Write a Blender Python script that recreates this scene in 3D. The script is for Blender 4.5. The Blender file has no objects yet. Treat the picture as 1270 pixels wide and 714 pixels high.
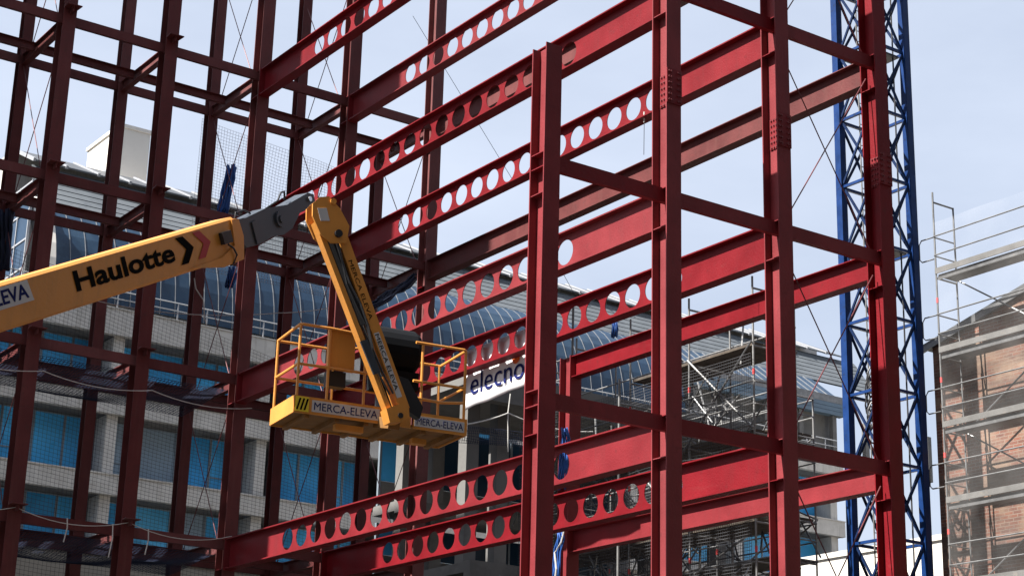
import bpy, bmesh, math, random
from mathutils import Vector, Matrix
random.seed(7)
R = math.radians
S = bpy.context.scene
col = S.collection
EYE = 1.6                                   # camera height above the ground

# ------------------------------------------------------------------ camera
FPX, PITCH, YAW, ROLL = 2232.74, 0.3105, 0.6043, 0.0274
_f = Vector((math.sin(YAW)*math.cos(PITCH), math.cos(YAW)*math.cos(PITCH), math.sin(PITCH)))
_r0 = Vector((math.cos(YAW), -math.sin(YAW), 0)); _u0 = _r0.cross(_f)
_r = math.cos(ROLL)*_r0 + math.sin(ROLL)*_u0
_u = -math.sin(ROLL)*_r0 + math.cos(ROLL)*_u0
cam = bpy.data.cameras.new('camera'); cam.lens = 36*FPX/1270; cam.sensor_width = 36; cam.clip_end = 3000; cam.clip_start = .1
camo = bpy.data.objects.new('camera', cam); col.objects.link(camo)
m = Matrix((_r, _u, -_f)).transposed().to_4x4(); m.translation = Vector((0, 0, EYE)); camo.matrix_world = m
S.camera = camo

# ------------------------------------------------------------------ sky, sun, exposure
SUN_EL, SUN_DELTA = R(50.5), R(9)
ld = Vector((math.cos(SUN_DELTA)*math.cos(SUN_EL), -math.sin(SUN_DELTA)*math.cos(SUN_EL), -math.sin(SUN_EL)))   # light travels this way
w = bpy.data.worlds.new('World'); S.world = w; w.use_nodes = True
nt = w.node_tree; nt.nodes.clear()
out = nt.nodes.new('ShaderNodeOutputWorld'); bg = nt.nodes.new('ShaderNodeBackground')
sky = nt.nodes.new('ShaderNodeTexSky'); sky.sky_type = 'NISHITA'; sky.sun_disc = False
sky.sun_elevation = SUN_EL; sky.sun_rotation = math.atan2(-ld.x, -ld.y)
sky.air_density = 1.0; sky.dust_density = 4.0; sky.ozone_density = 1.0
# a thin high veil of cloud over the whole sky
tc = nt.nodes.new('ShaderNodeTexCoord'); mp = nt.nodes.new('ShaderNodeMapping'); mp.inputs['Scale'].default_value = (1.2, 1.2, 3.5)
nz = nt.nodes.new('ShaderNodeTexNoise'); nz.inputs['Scale'].default_value = 2.2; nz.inputs['Detail'].default_value = 6; nz.inputs['Roughness'].default_value = .55
mr = nt.nodes.new('ShaderNodeMapRange'); mr.inputs[1].default_value = .3; mr.inputs[2].default_value = .75; mr.inputs[3].default_value = .6; mr.inputs[4].default_value = .95
mx = nt.nodes.new('ShaderNodeMixRGB'); mx.inputs[2].default_value = (5.3, 5.9, 7.1, 1)
nt.links.new(tc.outputs['Generated'], mp.inputs[0]); nt.links.new(mp.outputs[0], nz.inputs[0]); nt.links.new(nz.outputs[0], mr.inputs[0])
nt.links.new(mr.outputs[0], mx.inputs[0]); nt.links.new(sky.outputs[0], mx.inputs[1]); nt.links.new(mx.outputs[0], bg.inputs[0])
bg.inputs[1].default_value = .0535
nt.links.new(bg.outputs[0], out.inputs[0])
sl = bpy.data.lights.new('sun', 'SUN'); sl.energy = 5; sl.angle = R(.53); sl.color = (1, .95, .88)
so = bpy.data.objects.new('sun', sl); col.objects.link(so); so.location = (-20, 0, 60)
so.rotation_euler = ld.to_track_quat('-Z', 'Y').to_euler()
S.view_settings.view_transform = 'Standard'; S.view_settings.look = 'None'; S.view_settings.gamma = 1
S.view_settings.use_curve_mapping = False; S.view_settings.exposure = 1.5

# ------------------------------------------------------------------ pixel -> direction
def ray(x, y): return _f + _r*((x-635)/FPX) - _u*((y-357)/FPX)
def fin(d, t): p = d*t; return Vector((p.x, p.y, p.z+EYE))
def onX(x, y, X): d = ray(x, y); return fin(d, X/d.x)
def onY(x, y, Y): d = ray(x, y); return fin(d, Y/d.y)
def dep(x, y, D): return fin(ray(x, y), D)

# ------------------------------------------------------------------ mesh helpers
class MB:
    def __init__(s): s.v = []; s.f = []
    def add(s, vs, fs):
        o = len(s.v); s.v += [tuple(v) for v in vs]; s.f += [tuple(i+o for i in f) for f in fs]; return s
    def box(s, a, b):
        x0, y0, z0 = a; x1, y1, z1 = b
        return s.add([(x0,y0,z0),(x1,y0,z0),(x1,y1,z0),(x0,y1,z0),(x0,y0,z1),(x1,y0,z1),(x1,y1,z1),(x0,y1,z1)],
              [(0,3,2,1),(4,5,6,7),(0,1,5,4),(1,2,6,5),(2,3,7,6),(3,0,4,7)])
    def bar(s, p, q, wu, wv, up=(0,0,1)):            # box section bar from p to q
        p = Vector(p); q = Vector(q); d = (q-p).normalized(); up = Vector(up)
        if abs(d.dot(up)) > .98: up = Vector((0,1,0))
        a = d.cross(up).normalized(); b = a.cross(d).normalized()
        vs = [e + a*(i*wu/2) + b*(j*wv/2) for e in (p, q) for (i, j) in ((-1,-1),(1,-1),(1,1),(-1,1))]
        return s.add(vs, [(0,1,2,3),(7,6,5,4),(0,4,5,1),(1,5,6,2),(2,6,7,3),(3,7,4,0)])
    def tube(s, p, q, r, n=8, r2=None, cap=True):
        p = Vector(p); q = Vector(q); d = (q-p).normalized(); up = Vector((0,0,1)) if abs(d.z) < .95 else Vector((1,0,0))
        a = d.cross(up).normalized(); b = a.cross(d); r2 = r if r2 is None else r2
        vs = [e + (a*math.cos(t*2*math.pi/n) + b*math.sin(t*2*math.pi/n))*rr for e, rr in ((p, r), (q, r2)) for t in range(n)]
        fs = [(t, t+n, (t+1) % n + n, (t+1) % n) for t in range(n)]
        if cap: fs += [tuple(range(n)), tuple(range(2*n-1, n-1, -1))]
        return s.add(vs, fs)
    def path(s, pts, r, n=6):
        pts = [Vector(p) for p in pts]; vs = []; fs = []
        for i, p in enumerate(pts):
            d = (pts[min(i+1, len(pts)-1)] - pts[max(i-1, 0)]).normalized()
            up = Vector((0,0,1)) if abs(d.z) < .95 else Vector((1,0,0))
            a = d.cross(up).normalized(); b = a.cross(d)
            vs += [p + (a*math.cos(t*2*math.pi/n) + b*math.sin(t*2*math.pi/n))*r for t in range(n)]
        for i in range(len(pts)-1):
            fs += [(i*n+t, (i+1)*n+t, (i+1)*n+(t+1) % n, i*n+(t+1) % n) for t in range(n)]
        fs += [tuple(range(n)), tuple(range(len(vs)-1, len(vs)-n-1, -1))]
        return s.add(vs, fs)
    def prism(s, poly, vec):                          # polygon (3D points) extruded along vec
        vec = Vector(vec); n = len(poly); vs = [Vector(p) for p in poly] + [Vector(p)+vec for p in poly]
        fs = [tuple(range(n)), tuple(range(2*n-1, n-1, -1))] + [(i, i+n, (i+1) % n+n, (i+1) % n) for i in range(n)]
        return s.add(vs, fs)
    def build(s, name, mat, parent=None, smooth=False, bevel=0):
        me = bpy.data.meshes.new(name); me.from_pydata(s.v, [], s.f)
        bm = bmesh.new(); bm.from_mesh(me); bmesh.ops.recalc_face_normals(bm, faces=bm.faces)
        if bevel: bmesh.ops.bevel(bm, geom=bm.edges[:], offset=bevel, segments=1, affect='EDGES')
        bm.to_mesh(me); bm.free()
        if smooth:
            for p in me.polygons: p.use_smooth = len(p.vertices) <= 4
        return link(name, me, mat, parent)
def link(name, me, mat, parent=None):
    o = bpy.data.objects.new(name, me); col.objects.link(o)
    if mat and not me.materials: me.materials.append(mat)
    if parent: o.parent = parent
    return o
def share(name, src, loc, parent, rot=None):         # same mesh data, another place
    o = bpy.data.objects.new(name, src.data); col.objects.link(o); o.location = loc
    if rot: o.rotation_euler = rot
    if parent: o.parent = parent
    return o
def thing(name, label, cat, group=None):
    o = bpy.data.objects.new(name, None); col.objects.link(o); o.empty_display_size = .2
    return tag(o, label, cat, group)
def tag(o, label, cat, group=None):
    o['label'] = label; o['category'] = cat
    if group: o['group'] = group
    return o
def struct(o): o['kind'] = 'structure'; return o

# ------------------------------------------------------------------ materials
def mat(name, base, rough=.6, metal=0, var=.15, scale=3, spots=None, spot_scale=6, spot_lo=.58, spot_hi=.7, bump=0, bump_scale=40, spec=.5, streak=None, pieces=0):
    m = bpy.data.materials.new(name); m.use_nodes = True; t = m.node_tree; n = t.nodes; L = t.links
    b = n['Principled BSDF']; b.inputs['Roughness'].default_value = rough; b.inputs['Metallic'].default_value = metal
    b.inputs['Specular IOR Level'].default_value = spec
    tc = n.new('ShaderNodeTexCoord'); g = n.new('ShaderNodeNewGeometry')
    src = g.outputs['Position']
    a = n.new('ShaderNodeTexNoise'); a.inputs['Scale'].default_value = scale; a.inputs['Detail'].default_value = 6; L.new(src, a.inputs[0])
    r = n.new('ShaderNodeMapRange'); r.inputs[1].default_value = .3; r.inputs[2].default_value = .7
    r.inputs[3].default_value = 1-var; r.inputs[4].default_value = 1+var; L.new(a.outputs[0], r.inputs[0])
    mul = n.new('ShaderNodeVectorMath'); mul.operation = 'SCALE'; mul.inputs[0].default_value = base; L.new(r.outputs[0], mul.inputs['Scale'])
    c = mul.outputs[0]
    def overlay(c, colr, sc, lo, hi, mapping=None):
        z = n.new('ShaderNodeTexNoise'); z.inputs['Scale'].default_value = sc; z.inputs['Detail'].default_value = 8; z.inputs['Roughness'].default_value = .65
        if mapping:
            mp = n.new('ShaderNodeMapping'); mp.inputs['Scale'].default_value = mapping; L.new(src, mp.inputs[0]); L.new(mp.outputs[0], z.inputs[0])
        else: L.new(src, z.inputs[0])
        q = n.new('ShaderNodeMapRange'); q.inputs[1].default_value = lo; q.inputs[2].default_value = hi; L.new(z.outputs[0], q.inputs[0])
        x = n.new('ShaderNodeMixRGB'); x.inputs[2].default_value = (*colr, 1); L.new(q.outputs[0], x.inputs[0]); L.new(c, x.inputs[1])
        return x.outputs[0]
    if spots: c = overlay(c, spots, spot_scale, spot_lo, spot_hi)
    if streak: c = overlay(c, streak, 2.5, .52, .85, (2.5, 2.5, .22))
    if pieces:
        oi = n.new('ShaderNodeObjectInfo'); pr = n.new('ShaderNodeMapRange'); pr.inputs[3].default_value = 1-pieces; pr.inputs[4].default_value = 1+pieces; L.new(oi.outputs['Random'], pr.inputs[0])
        hs = n.new('ShaderNodeHueSaturation'); L.new(c, hs.inputs['Color']); L.new(pr.outputs[0], hs.inputs['Value'])
        ph = n.new('ShaderNodeMapRange'); ph.inputs[3].default_value = 1.06; ph.inputs[4].default_value = .88; L.new(oi.outputs['Random'], ph.inputs[0]); L.new(ph.outputs[0], hs.inputs['Saturation'])
        c = overlay(hs.outputs[0], (.17, .03, .03), 1.3, .6, 1.0, (1, 1, 4)); c = overlay(c, (.05, .014, .012), 14, .68, .76); c = overlay(c, (.24, .1, .085), 22, .72, .78)
    L.new(c, b.inputs['Base Color'])
    if bump:
        z = n.new('ShaderNodeTexNoise'); z.inputs['Scale'].default_value = bump_scale; z.inputs['Detail'].default_value = 5; L.new(src, z.inputs[0])
        bp = n.new('ShaderNodeBump'); bp.inputs['Strength'].default_value = bump; bp.inputs['Distance'].default_value = .02
        L.new(z.outputs[0], bp.inputs['Height']); L.new(bp.outputs[0], b.inputs['Normal'])
    rr = n.new('ShaderNodeMapRange'); rr.inputs[3].default_value = max(rough-.12, .03); rr.inputs[4].default_value = min(rough+.12, 1)
    L.new(a.outputs[0], rr.inputs[0]); L.new(rr.outputs[0], b.inputs['Roughness'])
    return m
M = {}
M['steel'] = mat('red_primer_steel', (.168, .0098, .0148), .5, 0, .18, 1.6, (.105, .012, .0145), 7, .58, .78, .2, 30, .25, (.14, .015, .018), pieces=.16)
M['dull'] = mat('dusty_brown_primer_steel', (.12, .03, .03), .6, 0, .2, 1.6, (.085, .03, .028), 7, .55, .75, .2, 30, .3, (.14, .05, .045), pieces=.2)
M['bolt'] = mat('bolt_steel', (.16, .03, .035), .5, .2, .1)
M['galv'] = mat('galvanised_tube', (.15, .153, .157), .45, .5, .2, 4, (.2, .19, .18), 9)
M['galv_dark'] = mat('weathered_tube', (.2, .2, .2), .55, .4, .25, 4, (.1, .09, .08), 9)
M['deckw'] = mat('scaffold_board', (.07, .055, .042), .85, 0, .3, 5, (.12, .1, .08), 5)
M['deckm'] = mat('perforated_steel_deck', (.13, .128, .125), .6, .3, .15, 3, (.2, .18, .16), 4)
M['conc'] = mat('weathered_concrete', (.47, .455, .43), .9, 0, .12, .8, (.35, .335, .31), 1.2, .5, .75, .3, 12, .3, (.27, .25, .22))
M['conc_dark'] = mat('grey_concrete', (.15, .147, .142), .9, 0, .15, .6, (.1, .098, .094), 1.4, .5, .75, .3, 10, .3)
M['beige'] = mat('beige_render', (.50, .46, .38), .9, 0, .08, .7, (.4, .36, .3), 1.5, .5, .8)
M['blueglass'] = mat('blue_window_film', (.065, .4, .76), .3, 0, .25, .35, (.05, .31, .64), .5, .45, .7, spec=.3)
M['blueglass2'] = mat('deep_blue_window_film', (.045, .3, .62), .2, 0, .3, .5, spec=.4)
M['blueglass3'] = mat('pale_blue_window_film', (.09, .4, .7), .25, 0, .25, .6, spec=.4)
M['blind'] = mat('window_blind', (.22, .3, .38), .7, 0, .1, .8)
M['darkglass'] = mat('dark_window_glass', (.02, .05, .09), .1, 0, .2, .4)
M['vault'] = mat('vault_glass', (.018, .04, .075), .3, 0, .25, .5, (.026, .052, .088), .6, .5, .6, spec=.25)
M['paleblue'] = mat('pale_blue_cladding', (.1, .15, .2), .5, 0, .15, .8)
M['whitemetal'] = mat('white_metal', (.3, .31, .33), .45, .1, .06)
M['ribmetal'] = mat('aluminium_glazing_bar', (.15, .16, .175), .5, .1, .15)
M['frame'] = mat('window_frame_metal', (.2, .24, .28), .5, .3, .1)
M['rooftile'] = mat('grey_roof_panel', (.075, .08, .086), .5, .1, .12, .8)
M['louvre'] = mat('pale_louvre', (.1, .113, .125), .6, 0, .12, .9, (.075, .085, .1), 1.5)
M['render'] = mat('white_render', (.6, .575, .53), .9, 0, .05, .6, (.52, .49, .45), 1.2, .5, .8)
M['crane'] = mat('blue_crane_paint', (.004, .028, .12), .45, 0, .25, 3, (.008, .016, .04), 8, spec=.25)
M['cranebrace'] = mat('dark_blue_brace_paint', (.004, .016, .06), .6, 0, .2, 3, spec=.15)
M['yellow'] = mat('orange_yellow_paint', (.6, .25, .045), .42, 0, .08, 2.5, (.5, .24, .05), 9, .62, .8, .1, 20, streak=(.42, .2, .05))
M['yellowin'] = mat('shaded_dirty_yellow_paint', (.2, .09, .018), .7, 0, .3, 4, (.2, .11, .04), 5, .5, .7)  # underside shade of the basket darkened into the colour, with dirt
M['grey'] = mat('slate_grey_paint', (.04, .05, .065), .45, .1, .12, 3, (.1, .11, .12), 9, .62, .8)
M['black'] = mat('black_rubber', (.012, .013, .016), .5, 0, .2)
M['hood'] = mat('black_canvas', (.004, .005, .007), .8, 0, .2, 5, spec=.15)
M['ink'] = mat('black_lettering', (.006, .006, .006), .9, 0, .05, spec=.05)
M['redink'] = mat('red_lettering', (.36, .014, .02), .5, 0, .05)
M['navy'] = mat('navy_lettering', (.012, .018, .1), .8, 0, .05, spec=.1)
M['sticker'] = mat('white_sticker', (.5, .5, .51), .5, 0, .04)
M['hazard'] = mat('yellow_sticker', (.75, .6, .04), .5, 0, .04)
M['banner'] = mat('white_banner_cloth', (.78, .78, .8), .8, 0, .04, 1.5)
M['logo'] = mat('orange_logo', (.75, .13, .02), .6, 0, .1)
M['chrome'] = mat('cylinder_rod', (.6, .6, .6), .2, .9, .05)
M['netgrey'] = mat('grey_net_cord', (.05, .052, .06), .8, 0, .15)
M['netblue'] = mat('blue_net_cord', (.006, .014, .045), .8, 0, .25)
M['tarp'] = mat('blue_plastic', (.01, .075, .3), .6, 0, .3, 6)
M['rope'] = mat('white_rope', (.5, .49, .47), .8, 0, .1)
M['rod'] = mat('brace_rod', (.13, .035, .04), .5, .2, .2)
M['cable'] = mat('dark_cable', (.03, .03, .035), .6, 0, .2)
M['ground'] = mat('site_ground', (.04, .037, .033), .95, 0, .25, .5, (.028, .026, .024), 1.5, .45, .7, .6, 6)
M['tower'] = mat('tower_concrete', (.14, .135, .125), .9, 0, .1, .5)
M['brick2'] = mat('brown_brick', (.09, .055, .04), .9, 0, .2, 1)
M['redlabel'] = mat('red_sticker', (.6, .05, .05), .6)

def brick_mat():
    m = bpy.data.materials.new('old_brick'); m.use_nodes = True; t = m.node_tree; n = t.nodes; L = t.links
    b = n['Principled BSDF']; b.inputs['Roughness'].default_value = .9
    g = n.new('ShaderNodeNewGeometry'); mp = n.new('ShaderNodeMapping'); mp.inputs['Rotation'].default_value = (R(90), 0, R(90))
    sx = n.new('ShaderNodeSeparateXYZ'); cx = n.new('ShaderNodeCombineXYZ'); L.new(g.outputs['Position'], sx.inputs[0])
    L.new(sx.outputs['Y'], cx.inputs[0]); L.new(sx.outputs['Z'], cx.inputs[1])
    br = n.new('ShaderNodeTexBrick'); L.new(cx.outputs[0], br.inputs[0]); br.inputs['Scale'].default_value = 1
    br.inputs['Brick Width'].default_value = .27; br.inputs['Row Height'].default_value = .085; br.inputs['Mortar Size'].default_value = .01
    br.inputs['Color1'].default_value = (.19, .064, .036, 1); br.inputs['Color2'].default_value = (.1, .036, .024, 1); br.inputs['Mortar'].default_value = (.2, .15, .12, 1)
    z = n.new('ShaderNodeTexNoise'); z.inputs['Scale'].default_value = 1.6; z.inputs['Detail'].default_value = 7; L.new(g.outputs['Position'], z.inputs[0])
    q = n.new('ShaderNodeMapRange'); q.inputs[1].default_value = .47; q.inputs[2].default_value = .66; L.new(z.outputs[0], q.inputs[0])
    x = n.new('ShaderNodeMixRGB'); x.inputs[2].default_value = (.22, .15, .105, 1); L.new(q.outputs[0], x.inputs[0]); L.new(br.outputs[0], x.inputs[1]); L.new(x.outputs[0], b.inputs['Base Color'])
    mpb = n.new('ShaderNodeMapping'); mpb.inputs['Scale'].default_value = (1, .12, .9); L.new(g.outputs['Position'], mpb.inputs[0])
    zb = n.new('ShaderNodeTexNoise'); zb.inputs['Scale'].default_value = 1.3; zb.inputs['Detail'].default_value = 8; zb.inputs['Roughness'].default_value = .7; L.new(mpb.outputs[0], zb.inputs[0])
    qb = n.new('ShaderNodeMapRange'); qb.inputs[1].default_value = .45; qb.inputs[2].default_value = .62; qb.inputs[4].default_value = .8; L.new(zb.outputs[0], qb.inputs[0])
    xb2 = n.new('ShaderNodeMixRGB'); xb2.inputs[2].default_value = (.06, .04, .032, 1); L.new(qb.outputs[0], xb2.inputs[0]); L.new(x.outputs[0], xb2.inputs[1]); L.new(xb2.outputs[0], b.inputs['Base Color'])
    bp = n.new('ShaderNodeBump'); bp.inputs['Strength'].default_value = .5; L.new(br.outputs['Fac'], bp.inputs['Height']); bp.invert = True; L.new(bp.outputs[0], b.inputs['Normal'])
    return m
M['brick'] = brick_mat()
def sheer_mat():
    m = bpy.data.materials.new('sheer_white_mesh'); m.use_nodes = True; t = m.node_tree; n = t.nodes; L = t.links
    b = n['Principled BSDF']; b.inputs['Base Color'].default_value = (.8, .8, .8, 1); b.inputs['Roughness'].default_value = 1
    g = n.new('ShaderNodeNewGeometry'); z = n.new('ShaderNodeTexNoise'); z.inputs['Scale'].default_value = .7; L.new(g.outputs['Position'], z.inputs[0])
    q = n.new('ShaderNodeMapRange'); q.inputs[1].default_value = .35; q.inputs[2].default_value = .65; q.inputs[3].default_value = .015; q.inputs[4].default_value = .06; L.new(z.outputs[0], q.inputs[0])
    tr = n.new('ShaderNodeBsdfTransparent'); x = n.new('ShaderNodeMixShader'); L.new(q.outputs[0], x.inputs[0]); L.new(tr.outputs[0], x.inputs[1]); L.new(b.outputs[0], x.inputs[2])
    L.new(x.outputs[0], n['Material Output'].inputs[0]); return m
M['sheer'] = sheer_mat()

def text_mesh(s, bold=.0):
    cu = bpy.data.curves.new('lettering', 'FONT'); cu.body = s; cu.offset = bold; cu.extrude = .004; cu.resolution_u = 4
    o = bpy.data.objects.new('lettering', cu); col.objects.link(o); dg = bpy.context.evaluated_depsgraph_get()
    me = bpy.data.meshes.new_from_object(o.evaluated_get(dg)); bpy.data.objects.remove(o); bpy.data.curves.remove(cu)
    return me
def lettering(s, org, xd, yd, width, height, mt, parent, bold=.0, name='lettering'):
    # text box: org = lower left corner, xd / yd reading and up directions
    me = text_mesh(s, bold); xs = [v.co.x for v in me.vertices]; ys = [v.co.y for v in me.vertices]
    x0, x1, y0, y1 = min(xs), max(xs), min(ys), max(ys); xd = Vector(xd).normalized(); yd = Vector(yd).normalized(); nd = xd.cross(yd)
    for v in me.vertices:
        c = v.co.copy(); v.co = Vector(org) + xd*((c.x-x0)/(x1-x0)*width) + yd*((c.y-y0)/(y1-y0)*height) + nd*(c.z*.4)
    me.materials.clear(); return link(name, me, mt, parent)

# ================================================================== ground
g = MB(); g.add([(-600,-600,0),(900,-600,0),(900,1200,0),(-600,1200,0)], [(0,1,2,3)])
struct(g.build('ground', M['ground']))

# ================================================================== steel frame
X1, Y0, Z1, BB, LL, SS, HH = 17.206, 20.669, 6.592+EYE, 2.407, 14.906, 2.667, 3.7
XG = {-3: X1-2.39-3*2.449, -2: X1-2.39-2*2.449, -1: X1-2.39-2.449, 0: X1-2.39, 1: X1, 2: X1+BB, 3: X1+2*BB}
YF, YG = Y0+LL, Y0+LL+SS
def Z(l): return Z1 + (l-1)*HH
frame = thing('steel_frame', 'dark red steel building frame of tall columns, cellular beams and tie beams', 'steel frame')
HW, HD, TF, TW = .15, .185, .022, .016
def i_column(x, y, z0, z1, hw=HW, hd=HD, name='column', mt='steel'):
    b = MB()
    b.box((x-hw, y-hd, z0), (x+hw, y-hd+TF, z1)); b.box((x-hw, y+hd-TF, z0), (x+hw, y+hd, z1))
    b.box((x-TW/2, y-hd+TF, z0), (x+TW/2, y+hd-TF, z1))
    return b.build(name, M[mt], frame)
def stiffeners(c, x, y, levels):
    for z in levels:
        for s in (-1, 1):
            x0, x1 = sorted((x+s*TW/2, x+s*(HW-.012)))
            MB().box((x0, y-HD+TF, z-.014), (x1, y+HD-TF, z)).build('stiffener', M['steel'], c)
def splice(c, x, y, z):
    b = MB(); b.box((x-HW-.004, y-HD-.018, z-.3), (x+HW+.004, y-HD, z+.3))
    b.box((x-TW/2-.014, y-HD+TF+.03, z-.28), (x-TW/2, y+HD-TF-.03, z+.28))
    p = b.build('splice_plate', M['steel'], c)
    q = MB()
    for i in (-.115, -.07, .07, .115):
        for j in range(6):
            zz = z-.25+j*.1; q.tube((x+i, y-HD-.04, zz), (x+i, y-HD-.018, zz), .016, 6)
    for i in (-.09, -.03, .03, .09):
        for j in range(6):
            zz = z-.25+j*.1; q.tube((x-TW/2-.036, y+i, zz), (x-TW/2-.014, y+i, zz), .016, 6)
    q.build('bolts', M['bolt'], c)['kind'] = 'stuff'
# front (gable) row
bd = .66                                            # cellular beam depth
lv = [zz for l in (1, 2, 3, 4) for zz in (Z(l)-.004, Z(l)-bd+.016)]
for i in (1, 2, 3):
    c = i_column(XG[i], Y0, 0, Z(4)+2.2); stiffeners(c, XG[i], Y0, lv)
    splice(c, XG[i], Y0, {1: 13.62, 2: 13.5, 3: 13.4}[i])
c = i_column(XG[0], Y0, 0, 12.07+EYE); stiffeners(c, XG[0], Y0, [Z(1)-.004, Z(1)-.24, Z(1)-bd, Z(2)-.004, Z(2)-.24, Z(2)-bd])
# middle row and back row
for i in (-3, -2, -1, 0, 1, 2, 3):
    c = i_column(XG[i], YF, 0, Z(5)+.6, mt='dull')
    if i >= 1: stiffeners(c, XG[i], YF, lv)
    if i < 1:                                       # plates waiting for a beam
        for l in (1, 2, 3, 4):
            zz = Z(l)+.1; b = MB(); x = XG[i]
            b.prism([(x-.17, YF-HD-.26, zz), (x+.17, YF-HD-.26, zz), (x+.15, YF-HD, zz), (x-.15, YF-HD, zz)], (0, 0, .022))
            b.box((x-.012, YF-HD-.2, zz-.12), (x+.012, YF-HD, zz)); b.build('bracket_plate', M['dull'], c)
    i_column(XG[i], YG, 0, Z(4)+.04 if i == 3 else Z(5)+.6, .125, .14, mt='dull')
c3 = i_column(XG[3], Y0+8.95, 0, Z(2)+.02)
def plain_beam_x(x0, x1, y, zt, d=.22, w=.2, name='tie_beam'):      # I section along X
    b = MB(); b.box((x0, y-w/2, zt-.014), (x1, y+w/2, zt)); b.box((x0, y-w/2, zt-d), (x1, y+w/2, zt-d+.014))
    b.box((x0, y-.006, zt-d+.014), (x1, y+.006, zt-.014)); return b.build(name, M['dull'], frame)
def channel_x(x0, x1, y, zt, d=.235, w=.09, name='tie_beam', mt='steel'):        # closed face toward the street
    b = MB(); b.box((x0, y-w, zt-d), (x1, y-w+.01, zt)); b.box((x0, y-w+.01, zt-.012), (x1, y, zt)); b.box((x0, y-w+.01, zt-d), (x1, y, zt-d+.012))
    return b.build(name, M[mt], frame)
for l in (1, 2, 3):
    for i in (0, 1, 2):
        if l == 3 and i == 0: continue
        channel_x(XG[i]+.012, XG[i+1]-.012, Y0+.03, Z(l))
for l in (1, 2, 3, 4):
    for i in (-3, -2, -1, 0, 1, 2):
        channel_x(XG[i]+.012, XG[i+1]-.012, YF+.03, Z(l), .22, mt='dull')
        if not (l == 4 and i == 2): channel_x(XG[i]+.012, XG[i+1]-.012, YG+.03, Z(l), .21, mt='dull')
    for i in (-3, -2, -1, 0, 1, 2):                   # secondary beam between the rows
        plain_beam_x(XG[i]+.075, XG[i+1]-.075, YF+SS*.66, Z(l)-.02, .2, .12, 'secondary_beam')
def plain_beam_y(x, y0, y1, zt, d, w, name='beam', mt='steel'):
    b = MB(); b.box((x-w/2, y0, zt-.016), (x+w/2, y1, zt)); b.box((x-w/2, y0, zt-d), (x+w/2, y1, zt-d+.016))
    b.box((x-.007, y0, zt-d+.016), (x+.007, y1, zt-.016))
    o = b.build(name, M[mt], frame)
    return o
def cellular_beam(x, y0, y1, zt, d=.66, w=.25, dia=.445, pitch=.588, first=None, n=17):
    t = .013; b = MB(); ztw, zbw = zt-.024, zt-d+.024; zc = (ztw+zbw)/2
    b.box((x-w/2, y0, ztw), (x+w/2, y1, zt)); b.box((x-w/2, y0, zt-d), (x+w/2, y1, zbw))
    ys = [first + k*pitch for k in range(n)]
    b.box((x-t/2, y0, zbw), (x+t/2, ys[0]-pitch/2, ztw)); b.box((x-t/2, ys[-1]+pitch/2, zbw), (x+t/2, y1, ztw))
    hw, hh = pitch/2, (ztw-zbw)/2; ca = math.atan2(hh, hw)
    angs = sorted(set([round(k*2*math.pi/32, 6) for k in range(32)] + [round(a % (2*math.pi), 6) for a in (ca, math.pi-ca, math.pi+ca, -ca)]))
    N = len(angs)
    for yc in ys:
        vs = []
        for sx in (-t/2, t/2):
            for a in angs: vs.append((x+sx, yc+math.cos(a)*dia/2, zc+math.sin(a)*dia/2))
            for a in angs:
                cx, cz = math.cos(a), math.sin(a); k = min(hw/abs(cx) if abs(cx) > 1e-6 else 9, hh/abs(cz) if abs(cz) > 1e-6 else 9)
                vs.append((x+sx, yc+cx*k, zc+cz*k))
        fs = []
        for k in range(N):
            j = (k+1) % N
            fs += [(k, j, N+j, N+k), (2*N+k, 3*N+k, 3*N+j, 2*N+j), (k, 2*N+k, 2*N+j, j)]
        b.add(vs, fs)
    me = bpy.data.meshes.new('cellular_beam'); me.from_pydata(b.v, [], b.f); bm = bmesh.new(); bm.from_mesh(me)
    bmesh.ops.recalc_face_normals(bm, faces=bm.faces); bm.to_mesh(me); bm.free()
    o = link('cellular_beam', me, M['steel'], frame)
    for yy, s in ((y0, -1), (y1, 1)):
        MB().box((x-w/2-.01, min(yy, yy+s*.016), zt-d-.03), (x+w/2+.01, max(yy, yy+s*.016), zt+.02)).build('end_plate', M['steel'], o)
    return o
for l in (1, 2, 3, 4):
    for i in (1, 2):
        cellular_beam(XG[i], Y0+HD+.018, YF-HD-.018, Z(l), first=Y0+2.68)
for l in (3, 4): plain_beam_y(XG[3], Y0+HD+.001, YF-HD-.001, Z(l), .5, .24, mt='dull')
for l in (1, 2): plain_beam_y(XG[3], Y0+HD+.001, Y0+8.95-HD-.001, Z(l), .46, .24)
for l in (1, 2, 3, 4):
    for i in (-3, -2, -1, 0, 1, 2, 3): plain_beam_y(XG[i], YF+HD+.001, YG-.14-.001, Z(l)-.002, .26, .14, 'short_beam', mt='dull')
# tension rods
def rod(p, q): MB().tube(p, q, .011, 6).build('brace_rod', M['rod'], frame)
for i in (-1, 1, 2, 3):
    for l in (1, 2, 3, 4):
        x = XG[i]-.03
        a0, a1 = Z(l)-.3, Z(l+1)-.3
        if l == 4 and i == 3: continue
        rod((x, YF+.2, a0), (x, YG-.16, a1)); rod((x+.06, YF+.2, a1), (x+.06, YG-.16, a0))
for l in (0, 1, 2, 3):
    rod((XG[2]+.1, Y0+.06, Z(l+1)-.35), (XG[3]-.1, Y0+.06, Z(l)-.1)); rod((XG[2]+.1, Y0+.1, Z(l)-.1), (XG[3]-.1, Y0+.1, Z(l+1)-.4))

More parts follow.
